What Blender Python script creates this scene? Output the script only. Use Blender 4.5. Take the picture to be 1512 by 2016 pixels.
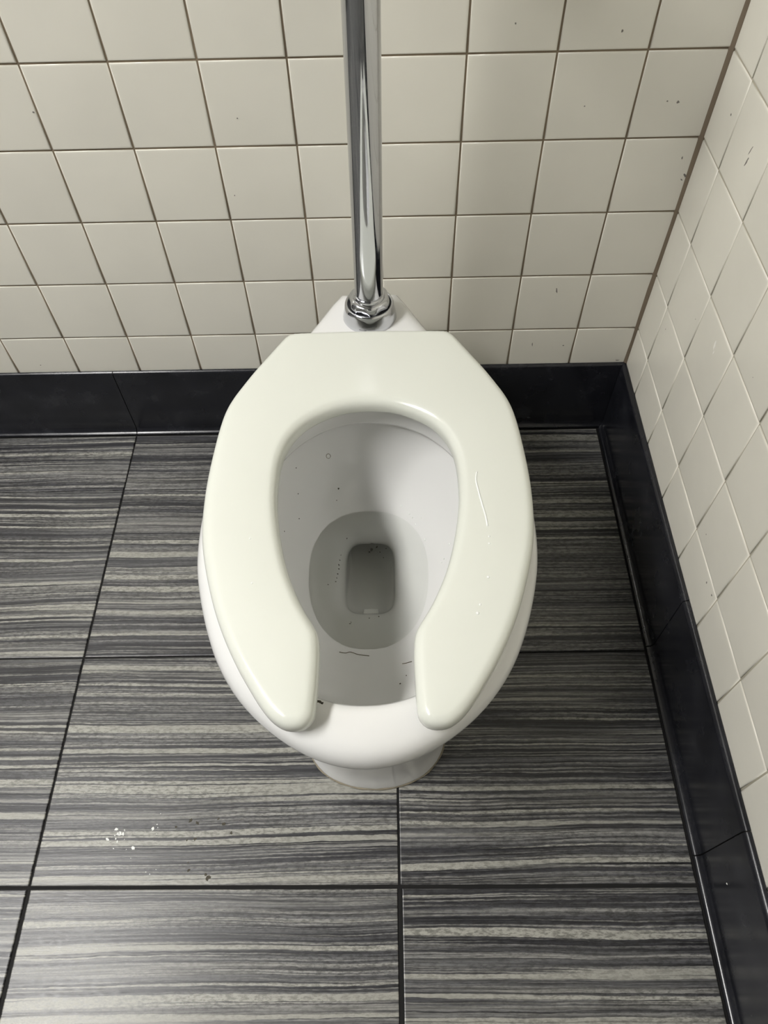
import bpy, bmesh, math, random
from mathutils import Vector, Matrix
from mathutils.geometry import delaunay_2d_cdt

random.seed(7)
for o in list(bpy.data.objects):
    bpy.data.objects.remove(o)
SC = bpy.context.scene
COL = SC.collection

# ------------------------------------------------------------------ camera
cam_d = bpy.data.cameras.new('camera')
cam = bpy.data.objects.new('camera', cam_d)
COL.objects.link(cam)
cam_d.sensor_fit = 'VERTICAL'
cam_d.sensor_height = 36.0
cam_d.lens = 1462.36 / 2016 * 36
cam_d.clip_start = 0.02
RIGHT = Vector((0.99981, -0.005526, -0.018716))
DOWN = Vector((-0.015148, -0.824421, -0.565774))
FWD = Vector((-0.012303, 0.565949, -0.824348))
cam.matrix_world = Matrix((
    (RIGHT.x, -DOWN.x, -FWD.x, -0.418295),
    (RIGHT.y, -DOWN.y, -FWD.y, -0.965763),
    (RIGHT.z, -DOWN.z, -FWD.z, 1.105689),
    (0, 0, 0, 1)))
SC.camera = cam

# ------------------------------------------------------------------ world, exposure, ceiling lamp
W = bpy.data.worlds.new('world')
SC.world = W
W.use_nodes = True
W.node_tree.nodes['Background'].inputs[0].default_value = (0.9, 0.95, 1.0, 1)
W.node_tree.nodes['Background'].inputs[1].default_value = 0.0
SC.view_settings.view_transform = 'Standard'
SC.view_settings.look = 'None'
SC.view_settings.gamma = 1.0
SC.view_settings.use_curve_mapping = False
SC.view_settings.exposure = 0.38
LAMP_POS = (-1.84, -1.02, 2.46)
LAMP_SIZE = (0.34, 1.20)
LAMP_POWER = 45.0          # emission strength of the diffuser
LAMP_COL = (1.0, 0.985, 0.965)
ROOM_X, ROOM_Y, ROOM_Z = -2.3, -2.7, 2.5


# ------------------------------------------------------------------ helpers
def link(o):
    COL.objects.link(o)
    return o


def tag(o, label=None, cat=None, group=None, kind=None):
    if label: o['label'] = label
    if cat: o['category'] = cat
    if group: o['group'] = group
    if kind: o['kind'] = kind
    return o


def empty(name, loc):
    o = bpy.data.objects.new(name, None)
    o.location = loc
    o.empty_display_size = 0.05
    return link(o)


def mesh_obj(name, verts, faces, mat, parent=None, smooth=False, loc=None):
    """loc = world origin; verts are in world space and are shifted to it"""
    me = bpy.data.meshes.new(name)
    if loc is not None:
        L = Vector(loc)
        verts = [Vector(v) - L for v in verts]
    me.from_pydata([tuple(v) for v in verts], [], faces)
    me.materials.append(mat)
    bm = bmesh.new()
    bm.from_mesh(me)
    bmesh.ops.recalc_face_normals(bm, faces=bm.faces)
    bm.to_mesh(me)
    bm.free()
    if smooth:
        for p in me.polygons: p.use_smooth = True
    o = bpy.data.objects.new(name, me)
    link(o)
    if loc is not None: o.location = loc
    if parent:
        o.parent = parent
        if loc is not None:
            o.location = Vector(loc) - root_loc(parent)
        else:
            o.location = -root_loc(parent)
    return o


def root_loc(o):
    v = Vector((0, 0, 0))
    while o:
        v += Vector(o.location)
        o = o.parent
    return v


def box_data(x0, x1, y0, y1, z0, z1):
    v = [(x, y, z) for z in (z0, z1) for y in (y0, y1) for x in (x0, x1)]
    f = [(0, 2, 3, 1), (4, 5, 7, 6), (0, 1, 5, 4), (2, 6, 7, 3), (0, 4, 6, 2), (1, 3, 7, 5)]
    return v, f


def loft(rings, cap0=False, cap1=False):
    n = len(rings[0])
    v = [p for r in rings for p in r]
    f = []
    for i in range(len(rings) - 1):
        for j in range(n):
            a, b = i * n + j, i * n + (j + 1) % n
            f.append((a, b, b + n, a + n))
    if cap0: f.append(tuple(range(n - 1, -1, -1)))
    if cap1: f.append(tuple(range((len(rings) - 1) * n, len(rings) * n)))
    return v, f


def lathe(profile, center, n=48, axis=None, cap0=True, cap1=True):
    """profile (radius, height); axis unit vector"""
    ax = Vector(axis or (0, 0, 1)).normalized()
    u = ax.orthogonal().normalized() if abs(ax.z) < 0.999 else Vector((1, 0, 0))
    w = ax.cross(u)
    c = Vector(center)
    rings = [[c + ax * h + (u * math.cos(t) + w * math.sin(t)) * r
              for t in [2 * math.pi * k / n for k in range(n)]] for r, h in profile]
    return loft(rings, cap0, cap1)


def auto_smooth(o, ang=35):
    me = o.data
    for p in me.polygons: p.use_smooth = True
    try:
        me.set_sharp_from_angle(angle=math.radians(ang))
    except Exception:
        pass


def catmull(pts, per=8, closed=False):
    out = []
    n = len(pts)
    rng = range(n if closed else n - 1)
    for i in rng:
        def P(k):
            return Vector(pts[k % n]) if closed else Vector(pts[max(0, min(n - 1, k))])
        p0, p1, p2, p3 = P(i - 1), P(i), P(i + 1), P(i + 2)
        for s in range(per):
            t = s / per
            out.append(0.5 * ((2 * p1) + (p2 - p0) * t + (2 * p0 - 5 * p1 + 4 * p2 - p3) * t * t
                              + (3 * p1 - p0 - 3 * p2 + p3) * t ** 3))
    if not closed: out.append(Vector(pts[-1]))
    return out


def tube(path, r, n=6):
    rings = []
    for i, p in enumerate(path):
        p = Vector(p)
        d = (Vector(path[min(i + 1, len(path) - 1)]) - Vector(path[max(i - 1, 0)])).normalized()
        u = d.orthogonal().normalized()
        w = d.cross(u)
        rings.append([p + (u * math.cos(2 * math.pi * k / n) + w * math.sin(2 * math.pi * k / n)) * r for k in range(n)])
    return loft(rings, True, True)


# ------------------------------------------------------------------ materials
class NT:
    def __init__(self, name):
        self.m = bpy.data.materials.new(name)
        self.m.use_nodes = True
        self.t = self.m.node_tree
        self.b = self.t.nodes['Principled BSDF']
        self.out = self.t.nodes['Material Output']

    def n(self, typ, **kw):
        nd = self.t.nodes.new(typ)
        for k, v in kw.items():
            if k.startswith('i_'):
                key = k[2:]
                key = int(key) if key.isdigit() else key.replace('_', ' ')
                nd.inputs[key].default_value = v
            else:
                setattr(nd, k, v)
        return nd

    def l(self, a, b):
        self.t.links.new(a, b)

    def math(self, op, a, b=None, clamp=False):
        nd = self.t.nodes.new('ShaderNodeMath')
        nd.operation = op
        nd.use_clamp = clamp
        for i, x in enumerate((a, b)):
            if x is None: continue
            if isinstance(x, (int, float)): nd.inputs[i].default_value = x
            else: self.l(x, nd.inputs[i])
        return nd.outputs[0]

    def mix(self, fac, a, b, blend='MIX'):
        nd = self.t.nodes.new('ShaderNodeMix')
        nd.data_type = 'RGBA'
        nd.blend_type = blend
        for idx, x in ((0, fac), (6, a), (7, b)):
            if isinstance(x, (int, float)): nd.inputs[idx].default_value = x
            elif isinstance(x, tuple): nd.inputs[idx].default_value = (*x, 1)
            else: self.l(x, nd.inputs[idx])
        return nd.outputs[2]

    def ramp(self, fac, stops, interp='LINEAR'):
        nd = self.t.nodes.new('ShaderNodeValToRGB')
        nd.color_ramp.interpolation = interp
        el = nd.color_ramp.elements
        while len(el) > 1: el.remove(el[-1])
        for i, (p, c) in enumerate(stops):
            e = el[0] if i == 0 else el.new(p)
            e.position = p
            e.color = (c, c, c, 1) if isinstance(c, (int, float)) else (*c, 1)
        self.l(fac, nd.inputs[0])
        return nd.outputs[0]

    def noise(self, vec, scale=5.0, detail=2.0, rough=0.5, dim='3D'):
        nd = self.t.nodes.new('ShaderNodeTexNoise')
        nd.noise_dimensions = dim
        nd.inputs['Scale'].default_value = scale
        nd.inputs['Detail'].default_value = detail
        nd.inputs['Roughness'].default_value = rough
        if vec is not None: self.l(vec, nd.inputs['Vector'])
        return nd.outputs[0]

    def bump(self, h, strength=0.2, dist=0.001):
        nd = self.t.nodes.new('ShaderNodeBump')
        nd.inputs['Strength'].default_value = strength
        nd.inputs['Distance'].default_value = dist
        self.l(h, nd.inputs['Height'])
        self.l(nd.outputs[0], self.b.inputs['Normal'])

    def mapping(self, vec, scale=(1, 1, 1), loc=None):
        nd = self.t.nodes.new('ShaderNodeMapping')
        nd.inputs['Scale'].default_value = scale
        self.l(vec, nd.inputs[0])
        if loc is not None: self.l(loc, nd.inputs['Location'])
        return nd.outputs[0]

    def set(self, **kw):
        for k, v in kw.items():
            self.b.inputs[k.replace('_', ' ')].default_value = v
        return self


def srgb(r, g, b):
    f = lambda c: (c / 255 / 12.92) if c / 255 <= 0.04045 else ((c / 255 + 0.055) / 1.055) ** 2.4
    return (f(r), f(g), f(b))


def simple(name, col, rough=0.5, metal=0.0, spec=0.5):
    k = NT(name)
    k.set(Base_Color=(*col, 1), Roughness=rough, Metallic=metal)
    k.b.inputs['Specular IOR Level'].default_value = spec
    return k


def mat_wall_tile(name, base):
    k = NT(name)
    oi = k.n('ShaderNodeObjectInfo')
    geo = k.n('ShaderNodeNewGeometry')
    pos = geo.outputs['Position']
    var = k.ramp(oi.outputs['Random'], [(0, 0.955), (1, 1.0)])
    c = k.mix(1.0, base, var, 'MULTIPLY')
    cloud = k.ramp(k.noise(pos, 9, 3), [(0.35, 0.965), (0.65, 1.0)])
    c = k.mix(1.0, c, cloud, 'MULTIPLY')
    # tiny dark specks of dirt
    vo = k.n('ShaderNodeTexVoronoi', i_Scale=21.0)
    k.l(pos, vo.inputs['Vector'])
    sp = k.math('LESS_THAN', vo.outputs['Distance'], 0.024)
    keep = k.math('GREATER_THAN', k.n('ShaderNodeSeparateColor').outputs[0], 0.0)
    sc = k.n('ShaderNodeSeparateColor')
    k.l(vo.outputs['Color'], sc.inputs[0])
    keep = k.math('GREATER_THAN', sc.outputs[0], 0.80)
    c = k.mix(k.math('MULTIPLY', k.math('MULTIPLY', sp, keep), 0.7), c, srgb(90, 80, 66))
    k.l(c, k.b.inputs['Base Color'])
    k.l(k.ramp(k.noise(pos, 30, 3), [(0.3, 0.14), (0.7, 0.26)]), k.b.inputs['Roughness'])
    k.b.inputs['Specular IOR Level'].default_value = 0.45
    k.bump(k.noise(pos, 14, 2), 0.12, 0.004)
    return k.m


def mat_grout(name, base):
    k = NT(name)
    geo = k.n('ShaderNodeNewGeometry')
    n1 = k.ramp(k.noise(geo.outputs['Position'], 7, 4), [(0.3, 0.72), (0.7, 1.1)])
    k.l(k.mix(1.0, base, n1, 'MULTIPLY'), k.b.inputs['Base Color'])
    k.set(Roughness=0.9)
    return k.m


def mat_floor_tile():
    k = NT('striped_porcelain')
    oi = k.n('ShaderNodeObjectInfo')
    tc = k.n('ShaderNodeTexCoord')
    cmb = k.n('ShaderNodeCombineXYZ')
    r = oi.outputs['Random']
    k.l(k.math('MULTIPLY', r, 37.0), cmb.inputs[0])
    k.l(k.math('MULTIPLY', r, 91.0), cmb.inputs[1])
    k.l(k.math('MULTIPLY', r, 53.0), cmb.inputs[2])
    add = k.n('ShaderNodeVectorMath', operation='ADD')
    k.l(tc.outputs['Object'], add.inputs[0])
    k.l(cmb.outputs[0], add.inputs[1])
    p = add.outputs[0]
    # slow waviness of the bands
    warp = k.noise(k.mapping(p, (2.2, 5, 1)), 1.0, 2)
    wv = k.n('ShaderNodeCombineXYZ')
    k.l(k.math('MULTIPLY', k.math('SUBTRACT', warp, 0.5), 0.022), wv.inputs[1])
    add2 = k.n('ShaderNodeVectorMath', operation='ADD')
    k.l(p, add2.inputs[0])
    k.l(wv.outputs[0], add2.inputs[1])
    q = add2.outputs[0]
    # ragged edges: a small jitter of the band coordinate along the grain
    rag = k.noise(k.mapping(p, (26, 160, 1)), 1.0, 3.0, 0.7)
    wr = k.n('ShaderNodeCombineXYZ')
    k.l(k.math('MULTIPLY', k.math('SUBTRACT', rag, 0.5), 0.0040), wr.inputs[1])
    add3 = k.n('ShaderNodeVectorMath', operation='ADD')
    k.l(q, add3.inputs[0])
    k.l(wr.outputs[0], add3.inputs[1])
    qr = add3.outputs[0]
    tone = k.noise(k.mapping(qr, (0.55, 34, 1)), 1.0, 3.0, 0.6)
    lines = k.noise(k.mapping(qr, (0.50, 105, 4)), 1.0, 2.0, 0.55)
    lines2 = k.noise(k.mapping(qr, (1.1, 190, 9)), 1.0, 2.0, 0.6)
    fine = k.noise(k.mapping(q, (7, 480, 1)), 1.0, 2.0, 0.6)
    grain = k.noise(k.mapping(p, (110, 300, 1)), 1.0, 3.0, 0.7)
    c = k.ramp(tone, [(0.30, srgb(34, 34, 37)), (0.44, srgb(59, 59, 62)), (0.56, srgb(94, 94, 94)), (0.70, srgb(114, 113, 110))])
    dark = k.ramp(lines2, [(0.36, 1.0), (0.45, 0.0)])
    c = k.mix(k.math('MULTIPLY', dark, 0.8), c, srgb(30, 30, 34))
    light = k.ramp(lines2, [(0.535, 0.0), (0.60, 1.0)])
    c = k.mix(k.math('MULTIPLY', light, 0.75), c, srgb(129, 128, 124))
    dark2 = k.ramp(lines, [(0.33, 1.0), (0.40, 0.0)])
    c = k.mix(k.math('MULTIPLY', dark2, 0.8), c, srgb(32, 32, 36))
    lines3 = k.noise(k.mapping(qr, (1.6, 330, 17)), 1.0, 2.0, 0.6)
    c = k.mix(k.math('MULTIPLY', k.ramp(lines3, [(0.38, 1.0), (0.45, 0.0)]), 0.7), c, srgb(36, 36, 40))
    c = k.mix(k.math('MULTIPLY', k.ramp(lines3, [(0.55, 0.0), (0.61, 1.0)]), 0.6), c, srgb(138, 137, 131))
    fl = k.ramp(fine, [(0.36, 0.42), (0.56, 1.18)])
    c = k.mix(0.85, c, k.mix(1.0, c, fl, 'MULTIPLY'))
    # broad pale stripes with crisp edges
    pale = k.ramp(lines, [(0.585, 0.0), (0.605, 1.0)])
    c = k.mix(k.math('MULTIPLY', pale, 0.92), c, srgb(148, 147, 139))
    gr = k.ramp(grain, [(0.40, 0.42), (0.56, 1.22)])
    msk = k.ramp(k.noise(k.mapping(q, (2.0, 30, 1)), 1.0, 2), [(0.42, 1.0), (0.66, 0.25)])
    c = k.mix(k.math('MULTIPLY', msk, 0.75), c, k.mix(1.0, c, gr, 'MULTIPLY'))
    # damp grimy patches that lie on the tiles
    geo = k.n('ShaderNodeNewGeometry')
    st = k.math('MULTIPLY', k.ramp(k.noise(geo.outputs['Position'], 11, 5, 0.65), [(0.60, 0.0), (0.70, 1.0)]), 0.35)
    c = k.mix(st, c, srgb(36, 35, 35))
    k.l(c, k.b.inputs['Base Color'])
    k.l(k.ramp(grain, [(0.3, 0.30), (0.7, 0.44)]), k.b.inputs['Roughness'])
    k.b.inputs['Specular IOR Level'].default_value = 0.42
    h = k.math('ADD', k.math('MULTIPLY', grain, 0.5), k.math('MULTIPLY', fine, 0.6))
    k.bump(h, 0.35, 0.0006)
    return k.m


def mat_black_cove():
    k = NT('black_glazed_cove')
    geo = k.n('ShaderNodeNewGeometry')
    pos = geo.outputs['Position']
    c = k.ramp(k.noise(pos, 16, 4, 0.6), [(0.3, srgb(21, 22, 26)), (0.55, srgb(30, 31, 36)), (0.75, srgb(44, 45, 49))])
    k.l(c, k.b.inputs['Base Color'])
    k.l(k.ramp(k.noise(pos, 24, 4), [(0.3, 0.17), (0.7, 0.30)]), k.b.inputs['Roughness'])
    return k.m


def mat_porcelain(name, col, rough, coat=0.0, mott=0.03):
    k = NT(name)
    geo = k.n('ShaderNodeNewGeometry')
    n1 = k.ramp(k.noise(geo.outputs['Position'], 6, 3), [(0.3, 1 - mott), (0.7, 1.0)])
    k.l(k.mix(1.0, col, n1, 'MULTIPLY'), k.b.inputs['Base Color'])
    k.set(Roughness=rough)
    k.b.inputs['Specular IOR Level'].default_value = 0.5
    k.b.inputs['Coat Weight'].default_value = coat
    k.b.inputs['Coat Roughness'].default_value = 0.06
    return k.m


def mat_water():
    k = NT('bowl_water')
    t = k.t
    t.nodes.remove(k.b)
    tr = k.n('ShaderNodeBsdfTransparent', i_Color=(0.985, 0.992, 0.982, 1))
    gl = k.n('ShaderNodeBsdfGlossy', i_Roughness=0.02)
    df = k.n('ShaderNodeBsdfDiffuse', i_Color=(*srgb(228, 230, 217), 1))
    fr = k.n('ShaderNodeFresnel', i_IOR=1.33)
    m0 = k.n('ShaderNodeMixShader', i_0=0.05)
    k.l(tr.outputs[0], m0.inputs[1])
    k.l(df.outputs[0], m0.inputs[2])
    m1 = k.n('ShaderNodeMixShader')
    k.l(fr.outputs[0], m1.inputs[0])
    k.l(m0.outputs[0], m1.inputs[1])
    k.l(gl.outputs[0], m1.inputs[2])
    k.l(m1.outputs[0], k.out.inputs[0])
    return k.m


def mat_chrome():
    k = NT('chrome')
    geo = k.n('ShaderNodeNewGeometry')
    k.set(Base_Color=(0.60, 0.61, 0.635, 1), Metallic=1.0)
    k.l(k.ramp(k.noise(geo.outputs['Position'], 70, 4), [(0.4, 0.05), (0.75, 0.13)]), k.b.inputs['Roughness'])
    return k.m


M = {}
M['tile_b'] = mat_wall_tile('cream_glazed_tile', srgb(229, 226, 214))
M['tile_r'] = M['tile_b']
M['grout_b'] = mat_grout('brown_grout', srgb(134, 120, 100))
M['grout_r'] = mat_grout('grey_grout', srgb(176, 170, 152))
M['grout_f'] = mat_grout('dark_floor_grout', srgb(13, 12, 11))
M['caulk_c'] = mat_grout('brown_corner_caulk', srgb(118, 105, 88))
M['floor_tile'] = mat_floor_tile()
M['cove'] = mat_black_cove()
M['joint'] = mat_grout('base_joint_grout', srgb(52, 50, 47))
M['china'] = mat_porcelain('vitreous_china', srgb(222, 222, 220), 0.12)
M['seat'] = mat_porcelain('seat_plastic', srgb(216, 218, 209), 0.22)
M['water'] = mat_water()
M['chrome'] = mat_chrome()
M['gap_black'] = simple('dark_flange_gap', srgb(24, 24, 24), 0.7).m  # near-black colour for the shade in the flange gap
M['paint'] = simple('painted_wall', srgb(92, 92, 92), 0.7).m
M['ceil'] = simple('ceiling_paint', srgb(150, 150, 148), 0.9).m
M['housing'] = simple('lamp_housing_enamel', srgb(230, 230, 228), 0.4).m
M['dirt'] = simple('dirt', srgb(70, 66, 56), 0.9).m
M['hair'] = simple('hair', srgb(104, 92, 70), 0.6).m
M['stamp'] = simple('stamped_grime', srgb(48, 46, 43), 0.7, 0.0).m
M['caulk'] = mat_grout('stained_caulk', srgb(140, 132, 114))
M['drop'] = simple('droplet_glint', srgb(236, 238, 234), 0.05, 0.0, 0.8).m  # opaque white; also paints the wet glints on the floor
k_ = NT('lamp_diffuser')
k_.set(Base_Color=(0.9, 0.9, 0.9, 1))
k_.b.inputs['Emission Color'].default_value = (*LAMP_COL, 1)
k_.b.inputs['Emission Strength'].default_value = LAMP_POWER
M['lamp'] = k_.m

# ------------------------------------------------------------------ room shell
P = 0.1095            # tile pitch
Z_E = 0.238           # lowest full grout line above the floor
G = 0.0026            # grout width
TD = 0.005            # tile stands this far in front of the recessed grout
BT = 0.160            # top of the black base


def structure(name, x0, x1, y0, y1, z0, z1, mat, label):
    v, f = box_data(x0, x1, y0, y1, z0, z1)
    o = mesh_obj(name, v, f, mat)
    return tag(o, label, None, None, 'structure')


GD = 0.0016           # depth of the grout below the tile face
wall_back = structure('wall_back', ROOM_X, 0.12, GD, 0.14, -0.02, ROOM_Z, M['grout_b'],
                      'cream tiled wall behind the toilet with brown grout')
wall_right = structure('wall_right', GD, 0.12, ROOM_Y, GD, -0.02, ROOM_Z, M['grout_r'],
                       'cream tiled side wall to the right of the toilet with pale grout')
floor = structure('floor', ROOM_X, GD, ROOM_Y, GD, -0.06, -0.0022, M['grout_f'],
                  'grey striped tile floor with dark grout')
structure('wall_left', ROOM_X - 0.1, ROOM_X, ROOM_Y, 0.14, -0.06, ROOM_Z, M['paint'], 'painted wall on the left side of the room')
structure('wall_front', ROOM_X, 0.12, ROOM_Y - 0.1, ROOM_Y, -0.06, ROOM_Z, M['paint'], 'painted wall behind the viewer')
structure('ceiling', ROOM_X - 0.1, 0.12, ROOM_Y - 0.1, 0.14, ROOM_Z, ROOM_Z + 0.1, M['ceil'], 'pale ceiling')

TILE_CACHE = {}


def tile_geo(w, h):
    """cushion-edged tile; local x = width, y = height, z = out of the wall (face at z=0)"""
    prof = [(0.0, -GD - 0.002), (0.0, -0.0010), (0.0004, -0.0004), (0.0012, -0.0001), (0.0030, 0.0)]
    v, f = [], []
    for d, z in prof:
        a, b = w / 2 - d, h / 2 - d
        v += [(-a, -b, z), (a, -b, z), (a, b, z), (-a, b, z)]
    for i in range(len(prof) - 1):
        for j in range(4):
            a, b = i * 4 + j, i * 4 + (j + 1) % 4
            f.append((a, b, b + 4, a + 4))
    n = (len(prof) - 1) * 4
    f.append((n, n + 1, n + 2, n + 3))
    return v, f


def tile_mesh(w, h, mat):
    key = (round(w, 5), round(h, 5), mat.name)
    if key not in TILE_CACHE:
        me = bpy.data.meshes.new('tile')
        v, f = tile_geo(w, h)
        me.from_pydata(v, [], f)
        me.materials.append(mat)
        for p in me.polygons: p.use_smooth = True
        TILE_CACHE[key] = me
    return TILE_CACHE[key]


def cuts(start, first, n, pitch=P):
    """tile intervals going away from a corner: a cut piece, then full ones"""
    out = [(start, start + first)]
    for i in range(n): out.append((start + first + i * pitch, start + first + (i + 1) * pitch))
    return out


def tile_wall(parent, cols, rows, place, mat, near):
    rest_v, rest_f = [], []
    for (s0, s1) in cols:
        for (z0, z1) in rows:
            w, h = (s1 - s0) - G, (z1 - z0) - G
            mtx = place((s0 + s1) / 2, (z0 + z1) / 2)
            if near(s1, z1):
                o = bpy.data.objects.new('tile', tile_mesh(w, h, mat))
                link(o)
                o.parent = parent
                jit = Matrix.Rotation(random.uniform(-0.004, 0.004), 4, 'X') @ Matrix.Rotation(random.uniform(-0.004, 0.004), 4, 'Y')
                o.matrix_local = mtx @ jit
            else:
                v, f = tile_geo(w, h)
                b = len(rest_v)
                rest_v += [mtx @ Vector(p) for p in v]
                rest_f += [tuple(i + b for i in q) for q in f]
    o = mesh_obj('tile_field', rest_v, rest_f, mat, parent)
    o['kind'] = 'stuff'


rows = [(BT - 0.004, Z_E)] + [(Z_E + i * P, Z_E + (i + 1) * P) for i in range(22)]
rows = [r for r in rows if r[0] < ROOM_Z - 0.02]
rows[-1] = (rows[-1][0], min(rows[-1][1], ROOM_Z))
bx = Matrix(((-1, 0, 0, 0), (0, 0, -1, 0), (0, 1, 0, 0), (0, 0, 0, 1)))      # local z -> world -y


def place_back(s, z):
    return Matrix.Translation((-s, 0, z)) @ Matrix(((1, 0, 0, 0), (0, 0, -1, 0), (0, 1, 0, 0), (0, 0, 0, 1)))


def place_right(s, z):
    return Matrix.Translation((0, -s, z)) @ Matrix(((0, 0, -1, 0), (-1, 0, 0, 0), (0, 1, 0, 0), (0, 0, 0, 1)))


tile_wall(wall_back, cuts(0.001, 0.9173 * P, 20), rows, place_back, M['tile_b'], lambda s, z: s < 1.45 and z < 1.20)
tile_wall(wall_right, cuts(0.001, 0.7002 * P, 24), rows, place_right, M['tile_r'], lambda s, z: s < 1.55 and z < 1.20)

# brown caulk down the inside corner
pts = [(-0.0048, 0.0004), (-0.0030, -0.0018), (-0.0006, -0.0036), (0.0012, -0.0036), (0.0012, 0.0012), (-0.0048, 0.0012)]
rng = [i * 0.055 for i in range(46)]
rings = []
for z in rng:
    w = 1 + random.uniform(-0.25, 0.3)
    rings.append([(x * w if x < 0 else x, y * w if y < 0 else y, BT - 0.004 + z) for x, y in pts])
v, f = loft(rings, True, True)
tag(mesh_obj('trim_1', v, f, M['caulk_c']), 'dark brown caulk line in the corner between the two tiled walls', None, None, 'structure')

# ---- floor tiles, each cut to the measured joints
XL = [-0.0215, -0.4175, -0.9180, -1.4190, -1.9200, ROOM_X]
YL = [-0.0175, -0.1485, -0.4815, -0.8155, -1.1490, -1.4830, -1.8170, -2.1500, -2.4840, ROOM_Y]
gw_row = {0: 0.001, 1: 0.0014, 2: 0.0030, 3: 0.0046}


def yline(j, x):
    if j == 3: return -0.8137 - 0.0046 * (x + 0.954) / 0.925
    return YL[j]


for i in range(len(XL) - 1):
    for j in range(len(YL) - 1):
        gc = 0.0022 if j == 0 else (0.0032 if j < 3 else 0.0056)
        x1, x0 = XL[i] - (gc / 2 if i else 0.0), XL[i + 1] + gc / 2
        if j >= 3 and i == 0: x0 += 0.0010
        gt, gb = gw_row.get(j, 0.0046), gw_row.get(j + 1, 0.0046)
        cs = [(x0, yline(j + 1, x0) + gb / 2), (x1, yline(j + 1, x1) + gb / 2), (x1, yline(j, x1) - gt / 2), (x0, yline(j, x0) - gt / 2)]
        cx, cy = sum(c[0] for c in cs) / 4, sum(c[1] for c in cs) / 4
        v, f = [], []
        prof = [(0, -0.008), (0, -0.0010), (0.0004, -0.0003), (0.0014, 0.0)]
        for d, z in prof:
            for (x, y) in cs:
                v.append((x + (d if x < cx else -d), y + (d if y < cy else -d), z))
        for a in range(3):
            for b in range(4):
                p0, p1 = a * 4 + b, a * 4 + (b + 1) % 4
                f.append((p0, p1, p1 + 4, p0 + 4))
        f.append((12, 13, 14, 15))
        mesh_obj('floor_tile', v, f, M['floor_tile'], floor, loc=(cx, cy, 0))


# ---- black coved base, one object per piece
def cove_profile(th, toe):
    """(distance from wall, height) outline, front side from toe to top, then back"""
    pr = [(toe, 0.0008), (toe, 0.0030)]
    for k in range(1, 11):
        t = k / 10 * math.pi / 2
        pr.append((th + (toe - th) * (1 - math.sin(t)), 0.0030 + 0.012 * (1 - math.cos(t)) + 0.001 * k / 10))
    r = th * 0.85
    for k in range(0, 7):
        t = k / 6 * math.pi / 2
        pr.append((th - r + r * math.cos(t), BT - r + r * math.sin(t)))
    pr += [(0.0008, BT), (0.0008, 0.0008)]
    return pr


def cove_piece(parent, s0, s1, side, m0=False, th=0.010, toe=0.0145):
    pr = cove_profile(th, toe)
    A, B = [], []
    for d, z in pr:
        sa = d if m0 else s0
        if side == 'back':
            A.append((-sa, -d, z)); B.append((-s1, -d, z))
        else:
            A.append((-d, -sa, z)); B.append((-d, -s1, z))
    v, f = loft([A, B], True, True)
    c = Vector(A[0]).lerp(Vector(B[0]), 0.5)
    o = mesh_obj('cove_tile', v, f, M['cove'], parent, loc=(c.x, c.y, 0))
    auto_smooth(o, 40)
    return o


def base_core(name, side, length, label):
    th = 0.0048
    v, f = (box_data(-length, -0.001, -th, -0.0005, 0.0006, BT - 0.004) if side == 'back'
            else box_data(-th, -0.0005, -length, -0.001, 0.0006, BT - 0.004))
    return tag(mesh_obj(name, v, f, M['joint']), label, None, None, 'structure')


bb = base_core('baseboard_back', 'back', 2.29, 'black glazed cove base along the foot of the back wall')
br = base_core('baseboard_right', 'right', 2.69, 'black glazed cove base along the foot of the right wall')
J = 0.0016
for a, b in ((0.0, 0.4175), (0.4175, 0.9165), (0.9165, 1.417), (1.417, 1.917), (1.917, 2.29)):
    cove_piece(bb, a + (J if a else 0), b, 'back', a == 0.0, 0.0065, 0.0150)
for a, b in ((0.0, 0.4755), (0.4755, 0.7815), (0.7815, 1.281), (1.281, 1.78), (1.78, 2.28), (2.28, 2.69)):
    cove_piece(br, a + (J if a else 0), b, 'right', a == 0.0, 0.0095, 0.0190)

# ------------------------------------------------------------------ ceiling lamp (the room's light)
lx, ly, lz = LAMP_POS
lamp = tag(empty('ceiling_lamp', (lx, ly, ROOM_Z)), 'long fluorescent ceiling lamp with white housing', 'lamp')
hw, hl = LAMP_SIZE[0] / 2, LAMP_SIZE[1] / 2
v, f = box_data(lx - hw - 0.02, lx + hw + 0.02, ly - hl - 0.02, ly + hl + 0.02, lz + 0.003, ROOM_Z)
mesh_obj('housing', v, f, M['housing'], lamp)
v, f = box_data(lx - hw, lx + hw, ly - hl, ly + hl, lz - 0.012, lz + 0.003)
mesh_obj('diffuser', v, f, M['lamp'], lamp)

# ------------------------------------------------------------------ toilet
AX = -0.4490          # axis of the bowl
SX = -0.4470          # axis of the seat
RIM = 0.394
toilet = tag(empty('toilet', (AX, -0.42, 0)), 'white floor-mounted toilet with an open-front seat', 'toilet')
CY = -0.46
N = 160


def polar(half, n=N, cy=CY):
    """half outline [(dx, y)] from back centre to front centre -> n points by angle about (0, cy)"""
    h = catmull([(x, y, 0) for x, y in half], 10)
    ang = [math.atan2(p.x, p.y - cy) for p in h]      # 0 = back, pi = front
    out = []
    for k in range(n):
        t = 2 * math.pi * k / n
        s = 1
        if t > math.pi: t, s = 2 * math.pi - t, -1
        i = 0
        while i < len(ang) - 2 and ang[i + 1] < t: i += 1
        d = ang[i + 1] - ang[i]
        u = 0 if abs(d) < 1e-9 else max(0, min(1, (t - ang[i]) / d))
        p = h[i].lerp(h[i + 1], u)
        out.append(Vector((s * p.x, p.y, 0)))
    return out


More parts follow.
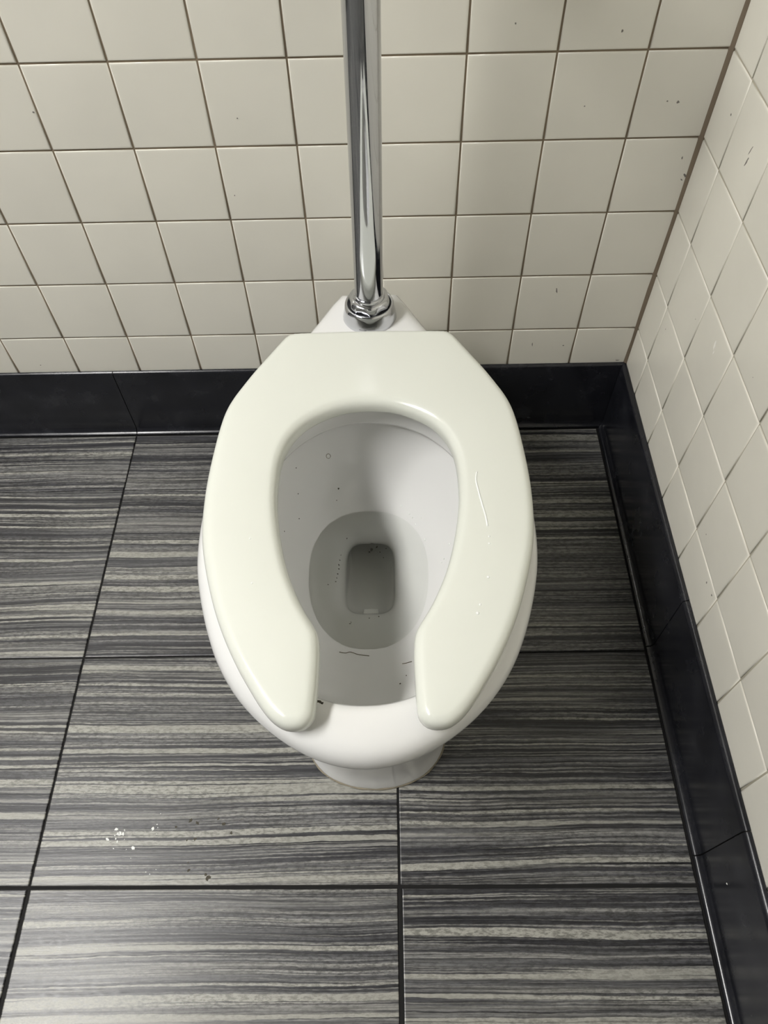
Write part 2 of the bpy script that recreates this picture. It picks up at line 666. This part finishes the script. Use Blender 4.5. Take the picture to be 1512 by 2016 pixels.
RIM_H = [(0, -.078), (.022, -.078), (.040, -.0785), (.049, -.085), (.057, -.101), (.076, -.139), (.097, -.179), (.113, -.213), (.131, -.250),
         (.152, -.292), (.172, -.339), (.187, -.388), (.1950, -.432), (.1978, -.470), (.1975, -.506), (.1945, -.538), (.1885, -.567),
         (.180, -.597), (.1705, -.624), (.159, -.650), (.1445, -.6745), (.126, -.698), (.1055, -.7175), (.084, -.7335),
         (.0615, -.7465), (.040, -.755), (.019, -.760), (0, -.7615)]
FOOT_H = [(0, -.10), (.03, -.101), (.062, -.112), (.088, -.14), (.102, -.19), (.106, -.26), (.104, -.36), (.104, -.47), (.1065, -.56),
          (.104, -.61), (.095, -.641), (.08, -.662), (.06, -.6765), (.03, -.687), (0, -.690)]
rim_o = polar(RIM_H)
foot_o = polar(FOOT_H)


def inset(ring, d):
    out = []
    for p in ring:
        v = Vector((-p.x, CY - p.y, 0)).normalized()
        out.append(p + v * d)
    return out


def offset_n(ring, d):
    """inset along the outline normal"""
    n = len(ring)
    out = []
    for i in range(n):
        t = ring[(i + 1) % n] - ring[i - 1]
        nn = Vector((t.y, -t.x, 0)).normalized()
        c = Vector((0, CY, 0)) - ring[i]
        if nn.dot(c) < 0: nn = -nn
        out.append(ring[i] + nn * d)
    return out


def se_ring(back, front, ax, e=2.0, cx=0.0, bias=0.0, n=N):
    """super-ellipse ring by angle; bias moves its widest place"""
    cy = (back + front) / 2
    ay = (back - front) / 2
    out = []
    for k in range(n):
        t = 2 * math.pi * k / n
        s, c = math.sin(t), math.cos(t)
        x = ax * math.copysign(abs(s) ** (2 / e), s)
        y = ay * math.copysign(abs(c) ** (2 / e), c)
        x *= 1 + bias * (y / ay)
        out.append(Vector((cx + x, cy + y, 0)))
    return out


def at(ring, z, cx=AX):
    return [(p.x + cx, p.y, z) for p in ring]


def mixr(a, b, t):
    return [p.lerp(q, t) for p, q in zip(a, b)]


inner_top = se_ring(-.301, -.7060, .146, 2.15)
rings = []
# exterior from the floor up
rings.append(at(foot_o, 0.0))
rings.append(at(foot_o, 0.010))
rings.append(at(offset_n(foot_o, .003), 0.018))
rings.append(at(offset_n(foot_o, .004), 0.06))
for z, t, d in ((.10, .02, .004), (.15, .10, .004), (.20, .26, .006), (.25, .48, .010), (.29, .68, .014), (.318, .84, .016), (.334, .93, .014)):
    rings.append(at(offset_n(mixr(foot_o, rim_o, t), d), z))
for z, d in ((.341, .0085), (.348, .0040), (.357, .0012), (.367, .0), (.376, .0012), (.383, .0042), (.3885, .0095), (.392, .017), (.3937, .026)):
    rings.append(at(offset_n(rim_o, d), z))
# across the rim to the inner edge
ra = offset_n(rim_o, .026)
for t, z in ((.25, .394), (.5, .394), (.75, .3938)):
    rings.append(at(mixr(ra, offset_n(inner_top, -.008), t), z))
rings.append(at(offset_n(inner_top, -.008), .3930))
rings.append(at(offset_n(inner_top, -.003), .3912))
rings.append(at(inner_top, .3875))
rings.append(at(offset_n(inner_top, -.001), .378))
rings.append(at(se_ring(-.3035, -.7045, .1445, 2.15), .355))
rings.append(at(se_ring(-.3020, -.7055, .1455, 2.15), .3495))
rings.append(at(se_ring(-.2960, -.7110, .1515, 2.15), .3470))
rings.append(at(se_ring(-.2790, -.7180, .1610, 2.15), .3465))
rings.append(at(se_ring(-.2780, -.7160, .1600, 2.15), .338))
# bowl
for z, b, fr, ax, e, cx, bias in ((.315, -.285, -.700, .150, 2.1, 0, 0), (.29, -.297, -.682, .136, 2.1, -.001, .02), (.265, -.309, -.650, .120, 2.1, -.002, .04),
                                  (.242, -.330, -.612, .101, 2.15, -.003, .05), (.226, -.350, -.580, .086, 2.25, -.004, .05),
                                  (.214, -.362, -.561, .0775, 2.3, -.004, .05), (.205, -.372, -.545, .0690, 2.4, -.004, .05),
                                  (.198, -.377, -.529, .0585, 2.6, -.004, .04), (.192, -.380, -.516, .0490, 2.8, -.0035, .03),
                                  (.187, -.382, -.507, .0425, 3.2, -.0035, .01), (.182, -.383, -.502, .0385, 3.6, -.0035, 0),
                                  (.176, -.382, -.499, .0362, 4.0, -.0035, 0), (.168, -.379, -.494, .0352, 4.0, -.0035, 0),
                                  (.156, -.372, -.482, .0346, 4.0, -.0035, 0), (.142, -.358, -.462, .0340, 4.0, -.0035, 0),
                                  (.128, -.336, -.434, .0330, 4.0, -.0035, 0), (.116, -.300, -.395, .0320, 4.0, -.0035, 0)):
    rings.append(at(se_ring(b, fr, ax, e, cx, bias), z))
v, f = loft(rings, True, True)
bowl = mesh_obj('bowl', v, f, M['china'], toilet, smooth=True)
auto_smooth(bowl, 60)

# jet opening in the front of the outlet, and the sealant at the foot
v, f = box_data(AX - .0135, AX + .0085, -.5000, -.4860, .158, .1690)
jet = mesh_obj('jet_spout', v, f, M['china'], toilet)
bv = jet.modifiers.new('round', 'BEVEL'); bv.width = .0025; bv.segments = 3
foot_c = [Vector((p.x + AX, p.y, 0.0016)) for p in offset_n(foot_o, -.0008)]
rr = []
for i, p in enumerate(foot_c):
    t = (foot_c[(i + 1) % N] - foot_c[i - 1]).normalized()
    nn = Vector((t.y, -t.x, 0))
    w = 0.0012 + 0.0005 * math.sin(i * 1.7)
    rr.append([p + nn * (w * math.cos(a)) + Vector((0, 0, w * 0.8 * math.sin(a) + .0004)) for a in [k * math.pi / 3 for k in range(6)]])
rr.append(rr[0])
v, f = loft(rr)
mesh_obj('caulk_bead', v, f, M['caulk'], toilet, smooth=True)

# ---- seat
SEAT_H = [(.0482, -.6490), (.0472, -.668), (.0478, -.698), (.0492, -.722), (.0520, -.7295), (.0570, -.7345), (.0640, -.7370), (.0725, -.7370),
          (.0810, -.7345), (.0920, -.7265), (.1035, -.7130), (.1165, -.6940), (.1300, -.6725), (.1450, -.6440), (.1580, -.6140), (.1680, -.5850),
          (.1765, -.5560), (.1825, -.5290), (.1862, -.5000), (.1877, -.4700), (.1877, -.4400), (.1860, -.4050), (.1833, -.3700), (.1790, -.3400),
          (.1720, -.3170), (.1610, -.2930), (.1490, -.2690), (.1350, -.2440), (.1220, -.2210), (.1140, -.2075), (.1060, -.2005), (.0960, -.1985), (.05, -.1972), (0, -.1962)]
HOLE_H = [(0, -.3287), (.028, -.3318), (.0535, -.3420), (.0760, -.3580), (.0908, -.3775), (.1000, -.4000), (.1042, -.4230), (.1050, -.4550), (.1030, -.4850),
          (.0962, -.5260), (.0850, -.5680), (.0690, -.6060), (.0545, -.6310), (.0500, -.6400)]
half = catmull([(x, y, 0) for x, y in HOLE_H], 5)[:-1] + catmull([(x, y, 0) for x, y in (HOLE_H[-1:] + SEAT_H)], 5)
right_side = [(p.x, p.y) for p in half]
left_side = [(-x, y) for x, y in reversed(right_side[1:-1])]
poly = [Vector(p) for p in right_side + left_side]
# resample evenly
L = [0.0]
for i in range(len(poly)): L.append(L[-1] + (poly[(i + 1) % len(poly)] - poly[i]).length)
NS = 520
res = []
i = 0
for k in range(NS):
    s = L[-1] * k / NS
    while L[i + 1] < s: i += 1
    u = (s - L[i]) / max(1e-9, L[i + 1] - L[i])
    res.append(poly[i].lerp(poly[(i + 1) % len(poly)], u))
poly = res
area = sum(poly[k].x * poly[(k + 1) % NS].y - poly[(k + 1) % NS].x * poly[k].y for k in range(NS))
if area < 0: poly.reverse()
nrm = []
for k in range(NS):
    t = poly[(k + 2) % NS] - poly[k - 2]
    nrm.append(Vector((-t.y, t.x)).normalized())       # points inside for a CCW outline


def inside(p):
    c = False
    j = NS - 1
    for i in range(NS):
        a, b = poly[i], poly[j]
        if (a.y > p.y) != (b.y > p.y) and p.x < (b.x - a.x) * (p.y - a.y) / (b.y - a.y) + a.x: c = not c
        j = i
    return c


import numpy as np
PA = np.array([(p.x, p.y) for p in poly])
PB = np.roll(PA, -1, axis=0)


def dist(p):
    q = np.array((p.x, p.y))
    ab = PB - PA
    t = np.clip(((q - PA) * ab).sum(1) / (ab * ab).sum(1), 0, 1)
    return float(np.sqrt((((PA + ab * t[:, None]) - q) ** 2).sum(1).min()))


S_BOT, S_TOP, S_R = .4000, .4225, .0105


def seat_z(d):
    z = S_TOP - S_R
    if d < S_R: z += math.sqrt(max(0, S_R ** 2 - (S_R - d) ** 2))
    else: z += S_R
    return z + .0030 * (1 - math.exp(-d / .022))


pts2 = [p.copy() for p in poly]
ds = [0.0] * NS
for d in (.0004, .0013, .0027, .0045, .0068, .0093, .0122, .016):
    for k in range(0, NS, 2 if d > .004 else 1):
        q = poly[k] + nrm[k] * d
        if abs(dist(q) - d) < .00025:
            pts2.append(q); ds.append(d)
g = .0050
for ix in range(-40, 41):
    for iy in range(0, 112):
        q = Vector((ix * g, -.19 - iy * g))
        if abs(q.x) < .19 and inside(q):
            d = dist(q)
            if d > .0185:
                pts2.append(q); ds.append(d)
cv, ce, cf, ov, oe, of = delaunay_2d_cdt(pts2, [(k, (k + 1) % NS) for k in range(NS)], [], 1, 1e-7)
dd = [0.0] * len(cv)
for i, src in enumerate(ov):
    dd[i] = ds[src[0]] if src else dist(cv[i])
sv = [(p.x + SX, p.y, seat_z(d)) for p, d in zip(cv, dd)]
sf = [tuple(t) for t in cf]
idx = {}
for i, src in enumerate(ov):
    for s in src:
        if s < NS: idx[s] = i
b0 = len(sv)
low = [(0.0, S_BOT + .004), (.0012, S_BOT + .0012), (.004, S_BOT)]
for d, z in low:
    for k in range(NS):
        q = poly[k] + nrm[k] * d
        sv.append((q.x + SX, q.y, z))
for k in range(NS):
    k2 = (k + 1) % NS
    sf.append((idx[k], b0 + k, b0 + k2, idx[k2]))
    for r in range(len(low) - 1):
        sf.append((b0 + r * NS + k, b0 + (r + 1) * NS + k, b0 + (r + 1) * NS + k2, b0 + r * NS + k2))
sf.append(tuple(b0 + (len(low) - 1) * NS + k for k in range(NS)))
seat = mesh_obj('seat', sv, sf, M['seat'], toilet, smooth=True)
auto_smooth(seat, 50)
for sx in (-1, 1):
    for dx, y in ((.078, -.700), (.152, -.43)):
        v, f = lathe([(.008, 0), (.009, .002), (.009, .0062)], (SX + sx * dx, y, RIM - .0008), 16)
        mesh_obj('bumper', v, f, M['seat'], seat, smooth=False)
    v, f = lathe([(.011, 0), (.011, .005), (.008, .0075)], (SX + sx * .070, -.2165, RIM - .0008), 20)
    mesh_obj('hinge_post', v, f, M['seat'], seat)

# ---- water standing in the bowl
ZW = .220
wr = se_ring(-.3565, -.5725, .0815, 2.28, -.004, .05)
wrings = [at(mixr([Vector((-.004, -.46, 0))] * N, wr, t), ZW) for t in (.02, .35, .7, .94, 1.0)]
wrings[-1] = [(x, y, z + .0008) for x, y, z in wrings[-1]]
v, f = loft(wrings, True, False)
water = mesh_obj('water', v, f, M['water'], None, smooth=True)
tag(water, 'clear still water standing at the bottom of the toilet bowl', 'water')

# ------------------------------------------------------------------ flush valve
FX, FY = -.4472, -.1390
fv = tag(empty('flush_valve', (FX, FY, RIM)), 'chrome flush pipe with a round flange rising from the back of the toilet', 'flush valve')
top = Vector((-.4402, -.1625, .920))
base = Vector((FX, FY, RIM + .030))
axis = (top - base).normalized()
v, f = lathe([(.0194, 0.0), (.0194, (top - base).length)], base, 64, axis)
pipe = mesh_obj('pipe', v, f, M['chrome'], fv)
auto_smooth(pipe, 40)
# skirt-shaped spud flange
v, f = lathe([(.0375, 0), (.0380, .001), (.0372, .006), (.0358, .013), (.0347, .019), (.0342, .0225), (.0334, .0245), (.0320, .0252),
              (.0305, .0246), (.0297, .0225), (.0295, .014)], (FX, FY, RIM - .0003), 72)
fl = mesh_obj('spud_flange', v, f, M['chrome'], fv)
auto_smooth(fl, 60)
v, f = lathe([(.0305, .012), (.0305, .0262), (.0260, .0268), (.0200, .0268)], (FX, FY, RIM), 48, None, True, True)
# shaded gap inside the flange, put in as a near-black ring, then the nut
v, f = lathe([(.0302, .008), (.0302, .0215), (.0200, .0220)], (FX, FY, RIM), 48)
gp = mesh_obj('flange_gap', v, f, M['gap_black'], fv)
auto_smooth(gp, 40)
# hexagonal coupling nut
hexr = []
for r, h, e in ((.0278, .018, 0), (.0278, .0320, 0), (.0272, .0345, 1), (.0258, .0358, 1), (.0235, .0364, 2), (.0228, .0366, 2), (.0215, .0366, 2)):
    ring = []
    for k in range(72):
        t = 2 * math.pi * k / 72
        a = ((t + .35) % (math.pi / 3)) - math.pi / 6
        hx = r * 0.968 / math.cos(a)
        rr_ = min(hx, r * 1.03) if e == 0 else (0.6 * min(hx, r * 1.03) + 0.4 * r if e == 1 else r)
        ring.append((FX + rr_ * math.cos(t), FY + rr_ * math.sin(t), RIM + h))
    hexr.append(ring)
v, f = loft(hexr, True, True)
nut = mesh_obj('coupling_nut', v, f, M['chrome'], fv)
auto_smooth(nut, 30)
v, f = lathe([(.0222, .0355), (.0222, .0395), (.0212, .0408), (.0190, .0412)], (FX, FY, RIM), 56)
cl = mesh_obj('collar', v, f, M['chrome'], fv)
auto_smooth(cl, 40)


# worn, unreadable stamping on the front of the flange: two short rows of strokes
def flange_pt(ang, h, lift=.00012):
    r = .0372 - (h - .006) * (.0372 - .0347) / .013 + lift
    return Vector((FX + r * math.sin(ang), FY - r * math.cos(ang), RIM + h))


sv_, sf_ = [], []
rs = random.Random(3)
for h0, a0, a1, n_ in ((.0105, -.27, .27, 13), (.0055, -.38, -.14, 6)):
    for k in range(n_):
        if rs.random() < .12: continue
        a = a0 + (a1 - a0) * k / (n_ - 1)
        w, hh = rs.uniform(.006, .013), rs.uniform(.0005, .0011)
        b = len(sv_)
        for (u, w2) in ((-1, -1), (1, -1), (1, 1), (-1, 1)):
            sv_.append(flange_pt(a + u * w, h0 + w2 * hh * .6 + .0003 * u))
        sf_.append((b, b + 1, b + 2, b + 3))
mesh_obj('worn_stamping', sv_, sf_, M['stamp'], fl)

# upper valve, above the picture
v, f = lathe([(.0192, 0), (.026, .001), (.026, .028), (.022, .031), (.022, .04), (.030, .05), (.030, .085), (.036, .095), (.036, .118), (.030, .13), (.016, .137), (.0, .138)],
             (top.x, top.y, .920), 48)
vb = mesh_obj('valve_body', v, f, M['chrome'], fv)
auto_smooth(vb, 35)
v, f = lathe([(.0155, .02), (.0155, .09), (.022, .091), (.022, .100), (.0155, .101), (.0155, .150), (.036, .152), (.036, .1605)], (top.x, top.y, .988), 40, (0, 1, 0))
ss = mesh_obj('supply_arm', v, f, M['chrome'], fv)
auto_smooth(ss, 35)
v, f = lathe([(.014, .025), (.014, .045), (.008, .048), (.006, .07), (.008, .11), (.004, .114)], (top.x, top.y, .988), 28, (0.97, -0.2, -0.1))
hd = mesh_obj('lever_handle', v, f, M['chrome'], fv)
auto_smooth(hd, 35)


# ------------------------------------------------------------------ small marks, drops and hairs
from mathutils.bvhtree import BVHTree


def pix(u, v):
    d = (RIGHT * ((u - 756) / 1462.36) + DOWN * ((v - 1008) / 1462.36) + FWD).normalized()
    return Vector(cam.matrix_world.translation), d


def tree_of(o):
    off = root_loc(o)
    me = o.data
    return BVHTree.FromPolygons([v.co + off for v in me.vertices], [tuple(p.vertices) for p in me.polygons])


T_BOWL, T_SEAT = tree_of(bowl), tree_of(seat)


def hit(u, v, tree):
    o, d = pix(u, v)
    p, n, i, t = tree.ray_cast(o, d)
    if n is not None and n.dot(d) > 0: n = -n
    return p, n


def plane_hit(u, v, axis, val, n):
    o, d = pix(u, v)
    return o + d * ((val - o[axis]) / d[axis]), Vector(n)


rb = random.Random(11)


def blob(name, p, n, r, mat, parent, h=.0003, stretch=(1, 1), rot=0.0, k=11, rough=.35, dome=False):
    """small irregular flat mark or rounded drop lying on a surface"""
    t = Vector((0, 0, 1)).cross(n).normalized() if abs(n.z) < .5 else n.orthogonal().normalized()
    b = n.cross(t)
    if rot is not None:
        t, b = t * math.cos(rot) + b * math.sin(rot), b * math.cos(rot) - t * math.sin(rot)
    rad = [1 + rb.uniform(-rough, rough) for _ in range(k)]
    def ring(s, z): return [p + t * (r * s * rad[i] * stretch[0] * math.cos(2 * math.pi * i / k)) + b * (r * s * rad[i] * stretch[1] * math.sin(2 * math.pi * i / k)) + n * z for i in range(k)]
    prof = [(1.0, -.0002), (.92, h * .55), (.6, h * .92), (.2, h)] if dome else [(1.0, -.0001), (.9, h)]
    v, f = loft([ring(s_, z_) for s_, z_ in prof], True, True)
    return mesh_obj(name, v, f, mat, parent, smooth=dome, loc=p)


# drops on the right slope of the bowl, specks of dirt on the left
for u, v_ in ((790, 996), (812, 1019), (829, 1019), (837, 1062), (885, 1071), (874, 1100), (869, 1107), (806, 1012), (818, 1032)):
    p, n = hit(u, v_, T_BOWL)
    if p: blob('droplet_glint', p, n, rb.uniform(.0011, .0019), M['drop'], bowl, .0010, rough=.12, dome=True)
for u, v_, r in ((666.6, 962, .0012), (587, 972, .0009), (589, 1021, .0009), (583, 921, .0008), (629, 1381, .0022), (634, 1384, .0014), (788, 1346, .0010), (800, 1330, .0007),
                 (560, 1046, .0008), (663, 985, .0007)):
    p, n = hit(u, v_, T_BOWL)
    if p: blob('speck', p, n, r, M['dirt'], bowl)
# dirt caught at the outlet and a thin line of residue under the water
for u, v_, r in ((733, 1070, .0020), (731, 1082, .0026), (742, 1077, .0018), (727, 1087, .0014), (748, 1087, .0010), (755, 1098, .0008), (760, 1080, .0008),
                 (661, 1145, .0009), (663, 1138, .0008), (665, 1130, .0011), (667, 1120, .0010), (667, 1112, .0011), (669, 1103, .0009), (671, 1093, .0007), (683, 1060, .0010),
                 (727, 1217, .0008), (746, 1214, .0010), (689, 1228, .0010), (691, 1225, .0008), (646, 1151, .0008)):
    p, n = hit(u, v_, T_BOWL)
    if p: blob('residue', p, n, r, M['dirt'], bowl, rot=rb.uniform(0, 3), stretch=(1.3, .8))
# a pale mark like a small ring on the back slope
ringp = []
for k in range(15):
    a = 2 * math.pi * k / 14
    p, n = hit(646.5 + 4.2 * math.cos(a), 898 + 4.6 * math.sin(a), T_BOWL)
    ringp.append(p + n * .0001)
v, f = tube(ringp, .00035, 5)
mesh_obj('ring_stain', v, f, M['hair'], bowl, smooth=True)


def strand(name, px, r, label, tree, mat):
    pts_ = []
    for u, v_ in px:
        p, n = hit(u, v_, tree)
        pts_.append(p + n * r * .9)
    v, f = tube(catmull(pts_, 6), r, 6)
    return tag(mesh_obj(name, v, f, mat, None, smooth=True, loc=pts_[0]), label, 'hair', 'stray hairs in the toilet bowl')


strand('hair', [(668, 1284), (680, 1286), (690, 1284), (706, 1289), (727, 1291.5)], .00042, 'longer brown hair at the water edge in the toilet bowl', T_BOWL, M['hair'])
strand('hair', [(792, 1307), (799, 1306), (811, 1302.5)], .00040, 'shorter brown hair near the right prong of the seat', T_BOWL, M['hair'])

# white streak and dots on the right side of the seat
dp = [hit(u, v_, T_SEAT)[0] + Vector((0, 0, -.00015)) for u, v_ in ((939, 929), (937, 944), (942, 966), (950, 995), (956, 1015), (960, 1036))]
v, f = tube(catmull(dp, 5), .0011, 8)
mesh_obj('white_streak', v, f, M['drop'], seat, smooth=True)
for u, v_, r in ((963, 1056, .0012), (963, 1070, .0013), (961, 1136, .0015), (945, 1190, .0014), (940, 1207, .0018), (492, 1060, .0012), (496, 1148, .0012)):
    p, n = hit(u, v_, T_SEAT)
    if p: blob('droplet_glint', p, n, r, M['drop'], seat, .0006, rough=.15, dome=True)

# scuffs and chips on the walls
M['scuff'] = simple('scuff', srgb(122, 118, 111), 0.8).m
M['chip'] = simple('white_residue', srgb(232, 230, 222), 0.6).m
for u, v_, r, st, ro in ((1348, 345, .0030, (.45, 1.2), .6), (1342, 354, .0024, (.4, 1.0), .9), (1343, 311, .0016, (.5, 1.3), .1), (1335, 201, .0017, (1, 1), 0), (1314, 199, .0012, (1, 1), 0),
                         (1225, 61, .0014, (1, 1), 0), (1015, 46, .0010, (1, 1), 0), (1096, 572, .0050, (.28, 1.2), .15), (1048, 678, .0042, (.16, 1.1), .1), (1109, 680, .0013, (1, 1), 0),
                         (1215, 709, .0022, (1.8, .5), 0), (1151, 209, .0010, (1, 1), 0), (66, 221, .0012, (1, 1), 0), (462, 385, .0010, (1, 1), 0), (80, 719, .0010, (1, 1), 0), (467, 233, .0008, (1, 1), 0)):
    p, n = plane_hit(u, v_, 1, 0.0, (0, -1, 0))
    blob('scuff', p, n, r, M['scuff'], wall_back, .00025, st, ro)
for u, v_, r, st, ro, mt in ((1470, 318, .0050, (.25, 1.3), -.3, 'scuff'), (1478, 296, .0042, (.16, 1.3), -.3, 'scuff'), (1439, 226, .0012, (1, 1), 0, 'scuff'), (1407, 680, .0050, (.6, 1.2), .2, 'chip'),
                             (1405, 694, .0025, (.6, 1), .2, 'chip'), (1391, 1147, .0016, (1, 1), 0, 'scuff'), (1401, 1172, .0014, (1, 1), 0, 'scuff')):
    p, n = plane_hit(u, v_, 0, 0.0, (-1, 0, 0))
    blob('scuff', p, n, r, M[mt], wall_right, .00025, st, ro)
p, n = plane_hit(1431, 1740, 0, -.0105, (-1, 0, 0))
blob('chip', p, n, .0013, M['chip'], br, .0003)

# white flecks painted for wet glints, and grime, on the floor in front of the toilet, left
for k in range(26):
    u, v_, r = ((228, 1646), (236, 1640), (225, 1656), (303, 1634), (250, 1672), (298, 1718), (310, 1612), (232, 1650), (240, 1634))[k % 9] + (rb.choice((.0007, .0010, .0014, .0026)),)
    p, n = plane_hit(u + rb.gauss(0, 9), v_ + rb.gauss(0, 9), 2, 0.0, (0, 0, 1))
    blob('glint_fleck', p, n, r, M['drop'], floor, .0004, (1, .7), rb.uniform(0, 3), rough=.45)
for u, v_, r in ((368, 1654, .0012), (384, 1652, .0018), (371, 1713, .0016), (370, 1698, .0010), (410, 1727, .0028), (405, 1722, .0016), (375, 1615, .0022), (388, 1620, .0020), (347, 1628, .0016), (440, 1622, .0022), (455, 1640, .0018), (430, 1612, .0016)):
    p, n = plane_hit(u, v_, 2, 0.0, (0, 0, 1))
    blob('grime_spot', p, n, r, M['dirt'], floor, .0002, (1, 1.3), rb.uniform(0, 3), rough=.5)
